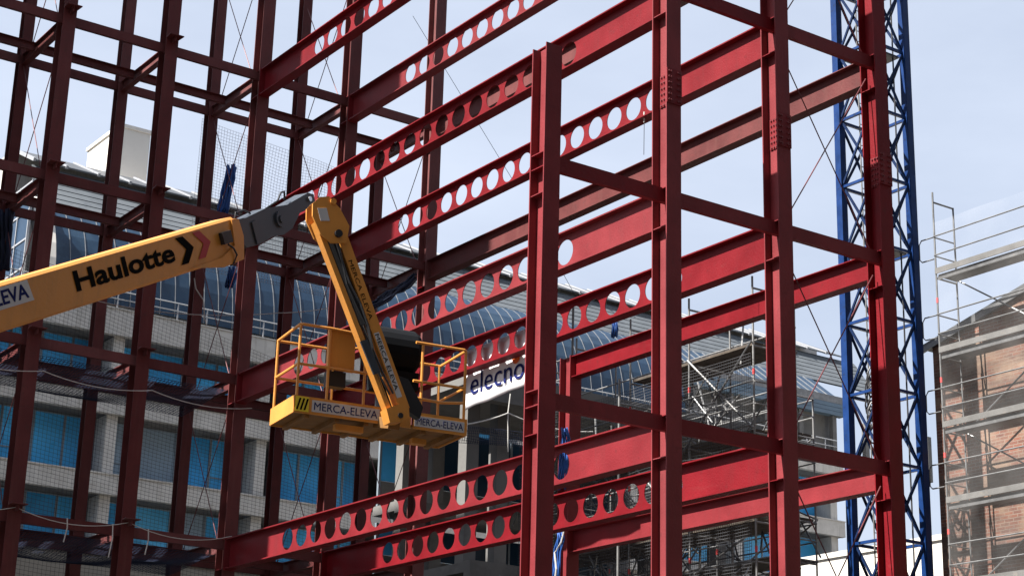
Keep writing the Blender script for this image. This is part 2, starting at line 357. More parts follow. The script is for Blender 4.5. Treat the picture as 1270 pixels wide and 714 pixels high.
# ================================================================== boom lift
lift = thing('boom_lift', 'orange yellow telescopic boom lift with empty basket on its jib', 'boom lift')
P1 = dep(255, 303, 22.3); P0 = dep(0, 380, 19.2); ax = (P1-P0).normalized()
side = ax.cross(Vector((0, 0, 1))).normalized()                 # horizontal, across the boom
if side.dot(_f) > 0: side = -side                                # faces the camera
upb = ax.cross(side).normalized()
if upb.z < 0: upb = -upb
base = P0 - ax*((P0.z-2.35)/ax.z)
tip = P1 + ax*.42
BH, BWd = .5, .36
def boxalong(b, p, q, hh, ww, c=.03):                            # chamfered box section
    prof = [(-ww/2, -hh/2+c), (-ww/2+c, -hh/2), (ww/2-c, -hh/2), (ww/2, -hh/2+c), (ww/2, hh/2-c), (ww/2-c, hh/2), (-ww/2+c, hh/2), (-ww/2, hh/2-c)]
    return b.prism([p + side*u + upb*v for u, v in prof], q-p)
b = MB(); boxalong(b, base, tip, BH, BWd)
nose = [P1+ax*a+upb*v for a, v in ((-.55, -BH/2), (.1, -BH/2-.13), (.42, -BH/2-.1), (.5, 0), (.42, -BH/2+.1), (-.1, -BH/2+.05))]
boom = b.build('boom', M['yellow'], lift)
MB().prism([p + side*(BWd/2-.01) for p in [P1+ax*a+upb*v for a, v in ((-.6, -BH/2+.04), (0, -BH/2-.07), (.42, -BH/2-.05), (.52, -.02), (.5, .2), (.45, BH/2-.03), (.36, BH/2-.03), (.3, -.1), (.0, -BH/2+.05))]], side*.035).build('boom_end_plate', M['yellow'], boom)
MB().box((0,0,0),(1,1,1))
def face(a, v, off=.006): return P1 + ax*a + upb*v + side*(BWd/2+off)
def boompx(x, y, off=.006):                                      # pixel onto the boom's side face
    n = side; d = ray(x, y); o = Vector((0, 0, EYE)); p = P1 + side*(BWd/2+off); t = (p-o).dot(n)/d.dot(n); return o + d*t
# junction box and hose
jb = boompx(278, 295); MB().prism([jb+ax*a+upb*v for a, v in ((-.09,-.075),(.09,-.075),(.09,.075),(-.09,.075))], side*.06).build('junction_box', M['black'], boom)
MB().path([boompx(283, 303, .03), boompx(290, 308, .05), boompx(294, 316, .05), boompx(290, 326, .03), boompx(286, 329, .0)], .012).build('hose', M['black'], boom)
lettering('Haulotte', boompx(96, 362), ax, upb, (boompx(219, 326)-boompx(96, 362)).length*1.0, .235, M['ink'], boom, .028)
def chevron(x, y, mt):
    c = boompx(x, y, .008); h = .165; wd = .14
    poly = [(-.17, h), (-.17+wd, h), (.13, 0), (-.17+wd, -h), (-.17, -h), (.13-wd, 0)]
    a = [c+ax*(p+.0)+upb*q for p, q in poly[:2]+poly[2:3]+poly[5:6]]; d2 = [c+ax*p+upb*q for p, q in (poly[5], poly[2], poly[3], poly[4])]
    MB().prism(a, side*.003).prism(d2, side*.003).build('chevron', mt, boom)
chevron(232, 309, M['ink']); chevron(253, 302, M['redink'])
sg = boompx(39, 359, .003); st0 = sg - ax*1.52 - upb*.0
q = [sg - upb*.115 - ax*1.52, sg - upb*.115 + ax*.0, sg + upb*.115 + ax*.0 - ax*.03, sg + upb*.115 - ax*1.52]
MB().prism(q, side*.004).build('sign_plate', M['sticker'], boom)
lettering('MERCA-ELEVA', sg - ax*1.48 - upb*.075 + side*.006, ax, upb, 1.42, .16, M['navy'], boom, .02)
# grey knuckle
def kp(x, y): return boompx(x, y, -.06)
prof = [(294, 272), (305, 270), (330, 258), (356, 254), (382, 239), (389, 241), (391, 250), (386, 258), (372, 264), (363, 283), (352, 291), (340, 293), (322, 303), (307, 307), (300, 300)]
k = MB(); k.prism([kp(x, y) for x, y in prof], -side*.22); kn = k.build('knuckle', M['grey'], lift)
disc = kp(347, 272); MB().tube(disc, disc+side*.03, .105, 20).build('pivot_disc', M['grey'], kn)
MB().tube(disc+side*.03, disc+side*.05, .05, 16).build('pivot_cap', M['grey'], kn)
MB().prism([kp(x, y)+side*.002 for x, y in ((311, 276), (316, 273), (324, 300), (318, 303))], side*.02).build('weld_plate', M['grey'], kn)
pin = kp(383, 247); MB().tube(pin-side*.3, pin+side*.03, .035, 12).build('pin', M['chrome'], kn)
MB().path([kp(330, 262)-side*.1+upb*.0, kp(345, 252)+upb*.03, kp(352, 238)-side*.05, kp(360, 236)-side*.1, kp(362, 246)-side*.12], .014).build('hose', M['black'], kn)
MB().path([kp(297, 274)-side*.1, kp(300, 262)-side*.1, kp(310, 259)-side*.1, kp(318, 263)-side*.1], .012).build('hose', M['black'], kn)
# basket frame of reference
BF = dep(365, 509, 22.5); bx = Vector((.9899, -.1425, 0)); by = Vector((.1425, .9899, 0)); bz = Vector((0, 0, 1)); BWID, BDEP = 2.36, .86
def K(x, y, z): return BF + bx*x + by*y + bz*z
def inv_front(x, y, off=0):                                       # pixel onto the plane of the basket front
    o = Vector((0, 0, EYE)); d = ray(x, y); t = (K(0, off, 0)-o).dot(by)/d.dot(by); return o + d*t
# jib: two arms from head to basket mount
jb_off = -.42
jt = inv_front(399, 262, jb_off); jl = inv_front(489, 512, jb_off); jd = (jl-jt).normalized(); jn = -by; js = jd.cross(jn).normalized()
if js.dot(_r) < 0: js = -js                                       # to the right of the jib
def J(a, s, n=0): return jt + jd*a + js*s + jn*n
JL = (jl-jt).length
head = MB()
for n in (.09, -.13):
    head.prism([J(a, s, n) for a, s in ((-.16, -.02), (-.14, .11), (.05, .2), (.3, .24), (.5, .12), (.45, -.08), (.3, -.18), (.05, -.2), (-.1, -.14))], jn*.03)
hd_ = head.build('jib_head', M['yellow'], lift)
MB().prism([J(a, s, .122) for a, s in ((-.03, -.1), (.0, .02), (.17, .0), (.14, -.12))], jn*.004).build('data_plate', M['sticker'], hd_)
MB().tube(J(.36, .05, .12), J(.36, .05, .16), .05, 12).build('pivot_pin', M['black'], hd_)
MB().tube(J(-.06, .14, .0), J(-.06, .14, .14), .04, 12).build('beacon', M['yellow'], hd_)
ja = MB(); ja.prism([J(.25, s, n) for s, n in ((.05, .08), (.19, .08), (.19, -.1), (.05, -.1))], jd*(JL-.25)); jarm = ja.build('jib_arm', M['yellow'], lift)
jr = MB(); jr.prism([J(.12, s, n) for s, n in ((-.17, .06), (-.105, .06), (-.105, -.08), (-.17, -.08))], jd*(JL-.1)+js*.06); jrod = jr.build('levelling_arm', M['yellow'], lift)
MB().tube(J(.35, -.04, .0), J(1.55, -.01, .0), .075, 12).build('jib_cylinder', M['black'], lift)
MB().tube(J(1.5, -.01, .0), J(2.25, .0, .0), .035, 10).build('cylinder_rod', M['chrome'], lift)
MB().prism([J(1.75, s, .085) for s in (-.16, -.06)] + [J(2.2, s, .085) for s in (-.04, -.14)], jn*.03).build('clamp_plate', M['grey'], jrod)
for kx, o in enumerate((.0, .03, .055)):
    MB().path([J(.4+a*.3, -.05+o+.03*math.sin(a*1.7+kx), .05+.02*kx) for a in range(8)], .012).build('hose', M['black'], jarm)
for a0, s in ((.72, 'MERCA ELEVA'), (1.72, 'MERCA ELEVA')):
    lettering(s, J(a0, .075, .083), jd, js, .8 if a0 < 1 else .75, .055, M['ink'], jarm, .0)
    MB().prism([J(a0-.02, s2, .0805) for s2 in (.068, .142)] + [J(a0+(.97 if a0 < 1 else .85), s2, .0805) for s2 in (.142, .068)], jn*.001).build('sticker', M['sticker'] if a0 > 1 else M['yellow'], jarm)
mt_ = MB(); mt_.prism([J(JL-.08+a, s, .1) for a, s in ((0, -.13), (0, .14), (.08, .17), (.2, .13), (.22, .0), (.18, -.15))], -jn*.2)
mnt = mt_.build('basket_mount', M['yellow'], lift)
MB().tube(J(JL+.06, .02, .115), J(JL+.06, .02, -.2), .035, 12).build('rotator', M['black'], mnt)
MB().prism([J(JL-.45+a, s, .02) for a, s in ((0, .2), (.1, .34), (.5, .4), (.62, .3), (.5, .2))], jn*-.12).build('rotator_guard', M['black'], mnt)
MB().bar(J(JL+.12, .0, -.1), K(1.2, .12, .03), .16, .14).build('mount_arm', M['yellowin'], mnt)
# basket
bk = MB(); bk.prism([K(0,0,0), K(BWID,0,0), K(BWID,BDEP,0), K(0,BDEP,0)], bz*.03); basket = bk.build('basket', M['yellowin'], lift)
def part(mb, name, mt='yellow', par=basket): return mb.build(name, M[mt], par)
TH = .2
def kbox(b, x0, x1, y0, y1, z0, z1): return b.prism([K(x0,y0,z0), K(x1,y0,z0), K(x1,y1,z0), K(x0,y1,z0)], bz*(z1-z0))
part(kbox(MB(), 0, 1.58, -.02, 0, .03-.05, TH), 'toe_board'); part(kbox(MB(), 1.62, BWID, -.02, 0, -.02, TH), 'toe_board')
part(kbox(MB(), -.02, 0, -.02, BDEP, -.02, TH), 'toe_board'); part(kbox(MB(), BWID, BWID+.02, -.02, BDEP, -.02, TH), 'toe_board')
part(kbox(MB(), 0, BWID, BDEP, BDEP+.02, -.02, TH), 'toe_board')
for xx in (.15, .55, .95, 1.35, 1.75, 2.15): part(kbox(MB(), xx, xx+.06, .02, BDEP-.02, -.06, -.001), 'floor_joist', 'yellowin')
part(kbox(MB(), .6, .98, .1, .2, -.14, -.062), 'foot_bracket', 'yellow'); part(kbox(MB(), 1.75, 1.95, .3, .4, -.13, -.06), 'foot_bracket', 'yellow')
TR = 1.12; MRl = .62; r_ = .019
def post(x, y, z1=TR): part(MB().tube(K(x, y, TH-.02 if y in (0,) else .03), K(x, y, z1), r_, 8), 'post')
for x in (.02, .42, .92, 1.72, BWID-.02): post(x, .01 if x > 0 else 0)
for x in (.02, .8, 1.6, BWID-.02): post(x, BDEP-.01)
def rail(pts): part(MB().path(pts, r_, 8), 'rail')
rail([K(.02, BDEP, TR), K(.02, .03, TR+.02), K(.05, .01, TR+.02), K(.45, .01, TR+.02), K(.95, .01, TR)])
rail([K(.02, BDEP, MRl), K(.02, .02, MRl), K(.45, .01, MRl), K(1.0, .01, MRl)])
rail([K(.02, BDEP, TR), K(.8, BDEP, TR), K(1.4, BDEP, TR+.12), K(1.85, BDEP, TR+.1), K(1.9, BDEP, TR), K(BWID-.02, BDEP, TR)])
rail([K(.02, BDEP, MRl), K(BWID-.02, BDEP, MRl)])
rail([K(1.62, .01, TR+.02), K(1.9, .01, TR+.02), K(BWID-.04, .01, TR+.02), K(BWID, .05, TR+.02), K(BWID, BDEP, TR)])
rail([K(1.6, .01, MRl), K(BWID-.02, .01, MRl), K(BWID-.01, BDEP, MRl)])
rail([K(1.6, .01, .4), K(2.0, .01, .38), K(BWID-.02, .01, .42)])
part(kbox(MB(), .42, .78, .03, .1, .62, TR+.02), 'control_panel'); part(kbox(MB(), .44, .68, .05, .2, .4, .6), 'control_box', 'black')
hp = MB(); n_ = 20
for e, (xx, rr) in enumerate(((1.08, .2), (1.1, .26), (1.16, .29), (1.72, .29), (1.78, .26), (1.8, .2))):
    hp.v += [tuple(K(xx, .42+rr*math.cos(t*2*math.pi/n_), 1.1+rr*1.02*math.sin(t*2*math.pi/n_))) for t in range(n_)]
hp.f = [(e*n_+t, (e+1)*n_+t, (e+1)*n_+(t+1) % n_, e*n_+(t+1) % n_) for e in range(5) for t in range(n_)] + [tuple(range(n_)), tuple(range(6*n_-1, 5*n_-1, -1))]
part(hp, 'console_cover', 'hood'); part(kbox(MB(), 1.2, 1.78, .24, .62, .56, .795), 'console_box', 'hood')
part(kbox(MB(), 1.3, 1.7, .35, .55, .03, .555), 'console_stand', 'black')
lettering('MERCA-ELEVA', K(.25, -.026, .04), bx, bz, .86, .1, M['navy'], basket, .0)
part(MB().prism([K(.22, -.0215, .015), K(1.14, -.0215, .015), K(1.14, -.0215, .165), K(.22, -.0215, .165)], -by*.003), 'sticker', 'sticker')
lettering('MERCA-ELEVA', K(1.66, -.026, .04), bx, bz, .66, .09, M['navy'], basket, .0)
part(MB().prism([K(1.63, -.0215, .015), K(2.34, -.0215, .015), K(2.34, -.0215, .155), K(1.63, -.0215, .155)], -by*.003), 'sticker', 'sticker')
part(MB().prism([K(.0, -.0215, .0), K(.18, -.0215, .0), K(.18, -.0215, .19), K(.0, -.0215, .19)], -by*.003), 'hazard_sticker', 'hazard')
hz = MB()
for a in (.0, .05, .1): hz.prism([K(.01+a, -.0255, .02), K(.035+a, -.0255, .02), K(.075+a, -.0255, .17), K(.05+a, -.0255, .17)], -by*.002)
part(hz, 'hazard_stripes', 'ink')
# carrier, outside the picture on the left
tb = Vector((base.x, base.y, 0)); fa = Vector((ax.x, ax.y, 0)).normalized(); fs = Vector((-fa.y, fa.x, 0))
def kb2(b, a0, a1, s0, s1, z0, z1): return b.prism([tb+fa*a+fs*s+bz*z0 for a, s in ((a0,s0),(a1,s0),(a1,s1),(a0,s1))], bz*(z1-z0))
kb2(MB(), -1.6, 1.6, -.55, .55, .55, .95).build('chassis', M['grey'], lift); kb2(MB(), -1.9, .7, -.9, .9, .952, 1.9).build('turntable', M['yellow'], lift)
kb2(MB(), -.45, .45, -.24, .24, 1.902, 2.3).build('boom_foot', M['yellow'], lift)
for a in (-1.2, 1.2):
    for s in (-.75, .75):
        c0 = tb+fa*a+fs*s+bz*.45; wl = MB().tube(c0-fs*.17, c0+fs*.17, .45, 24).build('wheel', M['black'], lift)
        MB().tube(c0-fs*.18, c0+fs*.18, .22, 16).build('rim', M['yellow'], wl)

# ================================================================== office building with vaulted glass top
YO = 70.0
off = thing('office_building', 'long concrete office building with blue windows and a curved glass top storey', 'building')
XL, XR = 8.0, 71.0; XV = 25.3                                      # facade ends, left end of the vault
sp = [3.98, 7.39, 10.8, 14.21, 17.62, 21.03]
for kx, z in enumerate(sp):
    h = 1.12 if kx == 5 else .82
    n = 9; dx = (XR-XL)/n
    for j in range(n):
        xa = XL+j*dx
        MB().box((xa+.006, YO, z+EYE), (xa+dx-.006, YO+.3, z+h+EYE)).build('spandrel_panel', M['conc'], off)
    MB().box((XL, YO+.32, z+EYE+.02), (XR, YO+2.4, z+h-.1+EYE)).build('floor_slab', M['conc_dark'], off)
    MB().box((XL, YO-.05, z+EYE+h), (XR, YO+.36, z+h+.06+EYE)).build('coping', M['conc'], off)
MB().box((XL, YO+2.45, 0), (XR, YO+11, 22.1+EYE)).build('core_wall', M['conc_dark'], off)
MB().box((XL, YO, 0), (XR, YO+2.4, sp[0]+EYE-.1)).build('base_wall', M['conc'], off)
pil = MB().box((-.25, 0, 0), (.25, 1.1, 2.53)).build('pilaster', M['conc'], off)
pane_m = MB().box((0, 0, 0), (1, .03, 1)).build('pane', M['blueglass'], off).data
wins = []
first = True
xs = [28.3+7.03*k for k in range(-3, 7)]
for kx in range(5):
    z0 = sp[kx]+.9+EYE; z1 = sp[kx+1]+EYE
    for j, x in enumerate(xs):
        if XL+.3 < x < XR-.3:
            if first: pil.location = (x, YO+.32, z0); pil.scale = (1, 1, (z1-z0)/2.53); first = False
            else: o = share('pilaster', pil, (x, YO+.32, z0), off); o.scale = (1, 1, (z1-z0)/2.53)
        xa = x+.25+ (1.1 if j % 2 == 0 else .0); xb = x+7.03-.25
        if j % 3 == 1: xb -= .8
        n = 4; dx = (xb-xa)/n
        for q in range(n):
            if not (XL < xa+q*dx and xa+(q+1)*dx < XR): continue
            f = MB(); w_ = .05; X_, Y_ = xa+q*dx, YO+1.45
            f.box((X_+.01, Y_, z0), (X_+w_, Y_+.1, z1-.01)); f.box((X_+dx-w_, Y_, z0), (X_+dx-.01, Y_+.1, z1-.01))
            f.box((X_+w_, Y_, z0), (X_+dx-w_, Y_+.1, z0+w_)); f.box((X_+w_, Y_, z1-w_-.01), (X_+dx-w_, Y_+.1, z1-.01))
            if (q+j) % 3 == 0: f.box((X_+w_, Y_, z0+.75), (X_+dx-w_, Y_+.1, z0+.8))
            fo = f.build('window', M['frame'], off)
            p = bpy.data.objects.new('pane', pane_m); col.objects.link(p); p.parent = fo; p.location = (X_+w_, Y_+.04, z0+w_); p.scale = (dx-2*w_, 1, z1-z0-2*w_)
import itertools
alts = []
for mt_n in ('blueglass2', 'blueglass3', 'blind'):
    me = pane_m.copy(); me.materials.clear(); me.materials.append(M[mt_n]); alts.append(me)
for o in [c for w_ in off.children if w_.name.startswith('window') for c in w_.children]:
    r_n = random.random()
    if r_n < .2: o.data = alts[0]
    elif r_n < .38: o.data = alts[1]
    elif r_n < .44: o.data = alts[2]
bpy.data.objects.remove([o for o in off.children if o.name.startswith('pane')][0])
# vault: glass strips between ribs
def vprof(t): return YO+.8+3.4*(1-math.cos(t)), 22.55+EYE+5.05*math.sin(t)
tt = [R(78)*k/9 for k in range(10)]
VR = onY(845, 450, 72).x; RS = .7; nr = int((VR-XV)/RS)
vp = [vprof(t) for t in tt]
gm = None; rm = None
for j in range(nr):
    x = XV + j*RS
    if gm is None:
        b = MB()
        vs = [(xx, y, z) for xx in (.02, RS-.02) for y, z in vp]; b.add(vs, [(k, k+1, k+11, k+10) for k in range(9)])
        gm = b.build('glass_strip', M['vault'], off); gm.location = (x, 0, 0)
        b = MB(); n = len(vp)
        vs = [(xx, y+dy, z+dz) for xx in (-.014, .014) for (dy, dz) in ((-.03, .0), (.03, 0)) for y, z in vp]
        b.add(vs, [(k, k+1, n+k+1, n+k) for k in range(n-1)] + [(2*n+k, 2*n+k+1, 3*n+k+1, 3*n+k) for k in range(n-1)] + [(k, k+1, 2*n+k+1, 2*n+k) for k in range(n-1)] + [(n+k, n+k+1, 3*n+k+1, 3*n+k) for k in range(n-1)])
        rm = b.build('rib', M['ribmetal'], off); rm.location = (x, 0, 0)
    else:
        share('glass_strip', gm, (x, 0, 0), off); share('rib', rm, (x, 0, 0), off)
y1, z1v = vp[-1]; XE = VR; VR = 77.5
zs0 = onY(940, 470, 71.6).z; sm = None; j = 0; XW = 72.6
while XE+j*RS < XW-RS:
    x = XE+j*RS
    if sm is None:
        sm = MB().add([(.015, 71.6, zs0), (RS-.015, 71.6, zs0), (RS-.015, y1+.05, z1v+.05), (.015, y1+.05, z1v+.05)], [(0,1,2,3)]).build('glass_strip', M['vault'], off); sm.location = (x, 0, 0)
        rs = MB().bar((0, 71.57, zs0), (0, y1+.02, z1v+.05), .035, .05).build('rib', M['ribmetal'], off); rs.location = (x, 0, 0)
    else: share('glass_strip', sm, (x, 0, 0), off); share('rib', rs, (x, 0, 0), off)
    j += 1
zs1 = onY(940, 478, 71.4).z; zs2 = onY(940, 494, 71.4).z
MB().box((XE, 71.45, zs1), (XW, 71.9, zs0-.02)).build('gutter', M['galv_dark'], off)
for k in range(3): MB().box((XE, 71.35+.03*k, zs2+(zs1-zs2)*k/3+.01), (XW, 71.8, zs2+(zs1-zs2)*(k+1)/3-.02)).build('cladding_board', M['paleblue'], off)
MB().box((XE, 72.2, 22.1+EYE), (XW, 72.6, zs1)).build('recess_wall', M['conc_dark'], off)
for k in range(9): MB().box((XE+.4+2.6*k, 71.5, 22.15+EYE), (XE+.7+2.6*k, 71.8, zs2-.01)).build('recess_post', M['conc_dark'], off)
# louvre band above the glass
lo = MB().box((XV, y1+.3, z1v), (VR, y1+2.2, z1v+2.2)).build('louvre_backing', M['conc_dark'], off)
lo.data.clear_geometry(); b = MB(); b.add([(XV, y1+.25, z1v+.02), (VR, y1+.25, z1v+.02), (VR, 75.6, 29.65+EYE), (XV, 75.6, 29.65+EYE)], [(0,1,2,3)])
me = bpy.data.meshes.new('louvre_backing'); me.from_pydata(b.v, [], b.f); me.materials.append(M['louvre']); lo.data = me
for k in range(7):
    f0 = k/7; f1 = (k+1)/7-.008; ya = y1+.05+(75.3-y1-.05)*f0; za = z1v+(29.75+EYE-z1v)*f0; yb_ = y1+.05+(75.3-y1-.05)*f1; zb_ = z1v+(29.75+EYE-z1v)*f1
    MB().add([(XV, ya, za), (VR, ya, za), (VR, yb_, zb_), (XV, yb_, zb_), (XV, ya-.03, za+.03), (VR, ya-.03, za+.03), (VR, yb_-.015, zb_+.015), (XV, yb_-.015, zb_+.015)],
        [(0,1,2,3),(4,5,6,7),(0,1,5,4),(1,2,6,5),(2,3,7,6),(3,0,4,7)]).build('louvre', M['louvre'], off)
# top roof: panels with white joints
def rp(x, t): return (x, 75.0+3.4*t, 29.85+EYE+1.6*t)
PX = 1.55; nn = int((VR-XV)/PX); tm = None
for j in range(nn):
    if tm is None:
        b = MB(); b.add([(0.06, 75.0, 29.85+EYE), (PX-.06, 75.0, 29.85+EYE), (PX-.06, 78.4, 31.45+EYE), (.06, 78.4, 31.45+EYE)] + [(0.06, 75.0, 29.93+EYE), (PX-.06, 75.0, 29.93+EYE), (PX-.06, 78.4, 31.53+EYE), (.06, 78.4, 31.53+EYE)],
            [(0,1,2,3),(4,5,6,7),(0,1,5,4),(1,2,6,5),(2,3,7,6),(3,0,4,7)]); tm = b.build('roof_panel', M['rooftile'], off); tm.location = (XV+j*PX, 0, 0)
        b = MB(); b.bar((0, 74.95, 29.89+EYE), (0, 78.4, 31.53+EYE), .12, .16); rj = b.build('roof_rib', M['whitemetal'], off); rj.location = (XV+j*PX, 0, 0)
    else: share('roof_panel', tm, (XV+j*PX, 0, 0), off); share('roof_rib', rj, (XV+j*PX, 0, 0), off)
MB().box((XV, 78.42, 22+EYE), (VR, 82, 31.4+EYE)).build('roof_body', M['conc'], off)
# end of the vault: white fin and glazed end wall
MB().prism([(XV-.9, y, z) for y, z in [(YO+.35, 22.2+EYE)]+[(y-.3, z) for y, z in vp]+[(y+.3, z+.1) for y, z in reversed(vp)]+[(YO+1.2, 22.2+EYE)]], (.85, 0, 0)).build('end_fin', M['render'], off)
gx = XV-1.2
for a in range(5):
    for kx in range(4):
        MB().box((gx, 71.3+a*1.4, 22.3+EYE+kx*1.3), (gx+.04, 72.62+a*1.4, 23.5+EYE+kx*1.3)).build('end_pane', M['vault'], off)
for a in range(6): MB().box((gx-.05, 71.22+a*1.4, 22.2+EYE), (gx+.06, 71.29+a*1.4, 27.5+EYE)).build('end_mullion', M['whitemetal'], off)
for kx in range(5): MB().box((gx-.04, 71.3, 22.2+EYE+kx*1.3), (gx+.05, 78.2, 22.28+EYE+kx*1.3)).build('end_transom', M['whitemetal'], off)
# railing along the parapet
for x in [XL+.5+1.4*k for k in range(int((XR-XL)/1.4))]: MB().tube((x, YO+.45, 22.0+EYE), (x, YO+.45, 23.1+EYE), .03, 6).build('railing_post', M['whitemetal'], off)
for z in (22.75, 23.1): MB().tube((XL, YO+.45, z+EYE), (XR, YO+.45, z+EYE), .03, 6).build('handrail', M['whitemetal'], off)
# stair tower on the roof
lt = MB(); a = onY(150, 155, 80); c_ = onX(110, 180, a.x)
xr = onY(187, 165, 80).x
lt.box((a.x, 80, 26), (xr, min(c_.y, 90), a.z-.1)); lt.box((a.x-.08, 79.92, a.z-.1), (xr+.08, min(c_.y, 90)+.08, a.z+.08)); lt.build('stair_tower', M['render'], off)
# low parapet wall in front (bottom left)
pw = thing('parapet_wall', 'pale beige low building wall behind the foot of the steel frame', 'wall')
YP = 52.0; zt = onY(100, 685, YP).z
for j in range(8): MB().box((10+3.4*j+.01, YP, 0), (10+3.4*(j+1)-.01, YP+.3, zt)).build('wall_panel', M['beige'], pw)
MB().box((9.9, YP-.06, zt+.002), (37.3, YP+.36, zt+.12)).build('coping', M['conc'], pw)

# ================================================================== concrete wing behind the frame
wing = thing('concrete_wing', 'raw grey concrete floor slabs of the wing behind the scaffold', 'building')
WX0, WX1, WY0, WY1 = 28.5, 39.5, 43.0, 48.7
for zt_, zb_ in ((14.0, 13.15), (10.7, 10.3), (8.35, 7.45), (4.6, 4.0)):
    y0_ = WY0 if zt_ != 10.7 else 47.0
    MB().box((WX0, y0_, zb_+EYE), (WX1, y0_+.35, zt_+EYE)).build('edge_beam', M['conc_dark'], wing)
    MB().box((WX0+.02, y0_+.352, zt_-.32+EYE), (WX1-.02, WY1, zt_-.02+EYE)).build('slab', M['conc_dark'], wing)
for x in (WX0+.6, 30.2, 34.8, WX1-.6):
    for y in (44.2, 47.8):
        MB().box((x-.22, y-.22, 0), (x+.22, y+.22, 13.66+EYE)).build('column', M['conc_dark'], wing)
for x in [WX0+.3+1.7*k for k in range(6)]:
    for z0, z1 in ((4.62, 7.9), (8.37, 10.25), (10.72, 13.6)):
        fo = MB().box((x, 48.9, z0+EYE), (x+.08, 49.0, z1+EYE)).build('mullion', M['frame'], wing)
        MB().box((x+.09, 48.93, z0+.9+EYE), (x+1.69, 48.97, z1+EYE)).build('window', M['blueglass'] if x < WX0+2 else M['darkglass'], wing)
    for z0 in (4.62, 8.37, 10.72): MB().box((x+.09, 48.9, z0+EYE), (x+1.69, 49.1, z0+.88+EYE)).build('spandrel', M['conc_dark'], wing)

# ================================================================== blue tower crane mast
crane = thing('tower_crane', 'blue lattice mast of a tower crane behind the steel frame', 'crane')
cm = dep(1090, 330, 46); cs = .62; CH = 36.0
cc = [(cm.x-cs, cm.y-cs), (cm.x+cs, cm.y-cs), (cm.x+cs, cm.y+cs), (cm.x-cs, cm.y+cs)]
for x, y in cc: MB().box((x-.1, y-.1, 0), (x+.1, y+.1, CH)).build('chord', M['crane'], crane)
ph = 1.86
nlev = int(CH/ph)
for k in range(2, nlev):
    z = k*ph
    for e in range(4):
        p, q = cc[e], cc[(e+1) % 4]; d = Vector((q[0]-p[0], q[1]-p[1], 0)).normalized()*.11
        a = Vector((p[0], p[1], 0))+d; c_ = Vector((q[0], q[1], 0))-d
        MB().bar(a+bz*z, c_+bz*z, .07, .07).build('crossbar', M['crane'], crane)
        n_ = Vector((d.y, -d.x, 0)).normalized()*.025
        MB().bar(a+bz*(z+.08)+n_, c_+bz*(z+ph-.08)+n_, .045, .06).build('brace', M['cranebrace'], crane)
        MB().bar(a+bz*(z+ph-.08)-n_, c_+bz*(z+.08)-n_, .045, .06).build('brace', M['cranebrace'], crane)
ladder = []
for sx in (-.2, .2): MB().tube((cm.x+sx, cm.y+.3, 0), (cm.x+sx, cm.y+.3, CH), .02, 6).build('ladder_rail', M['galv_dark'], crane)
rg = MB()
for k in range(int(CH/.3)): rg.tube((cm.x-.2, cm.y+.3, .3+k*.3), (cm.x+.2, cm.y+.3, .3+k*.3), .012, 5)
rg.build('ladder_rungs', M['galv_dark'], crane)['kind'] = 'stuff'
MB().tube((cm.x+.35, cm.y-.45, 0), (cm.x+.35, cm.y-.45, CH), .022, 6).build('power_cable', M['cable'], crane)
zp = dep(1065, 35, 46).z
MB().box((cm.x-cs+.12, cm.y-cs+.12, zp), (cm.x+cs-.12, cm.y+cs-.12, zp+.06)).build('rest_platform', M['deckm'], crane)
zp = onY(1118, 325, cm.y).z
MB().box((cm.x-cs+.12, cm.y-cs+.12, zp), (cm.x+cs-.12, cm.y+cs-.12, zp+.06)).build('rest_platform', M['deckm'], crane)
for kx in range(9):
    zz = dep(1065, 480+8*kx, 46).z; rr_ = .22+.1*random.random(); c0 = Vector((cm.x-.35+.1*random.random(), cm.y-.3, zz))
    MB().path([c0+Vector((rr_*math.cos(t*.5), .05*t, rr_*1.4*math.sin(t*.5))) for t in range(13)], .022, 6).build('coiled_hose', M['cable'] if kx % 3 else M['galv'], crane)

# ================================================================== brick building and its scaffold on the right
bb = thing('brick_building', 'old red brick building with a gabled end behind scaffolding', 'building')
XB = 34.6; yb1 = onX(1158, 460, XB).y; yb0 = 8.0
za = onX(1150, 428, XB).z; 
pA = onX(1172, 421, XB); pB = onX(1270, 362, XB); sl_ = (pB.z-pA.z)/(pA.y-pB.y)
yr = (yb1+yb0)/2; zr = za + sl_*(yb1-yr)
MB().prism([(XB, yb1, 0), (XB, yb1, za), (XB, yr, zr), (XB, yb0, za), (XB, yb0, 0)], (14, 0, 0)).build('wall', M['brick'], bb)
for s in (1, -1):
    ya_ = yb1+.35 if s > 0 else yb0-.35
    e0 = Vector((XB-.1, ya_, za-.35*sl_)); e1 = Vector((XB-.1, yr, zr))
    MB().prism([e0, e1, e1+bz*.07, e0+bz*.07], (14.6, 0, 0)).build('roof', M['rooftile'], bb)
    MB().prism([e0-bz*.14, e1-bz*.14, e1-bz*.002, e0-bz*.002], (.06, 0, 0)).build('verge_board', M['galv'], bb)
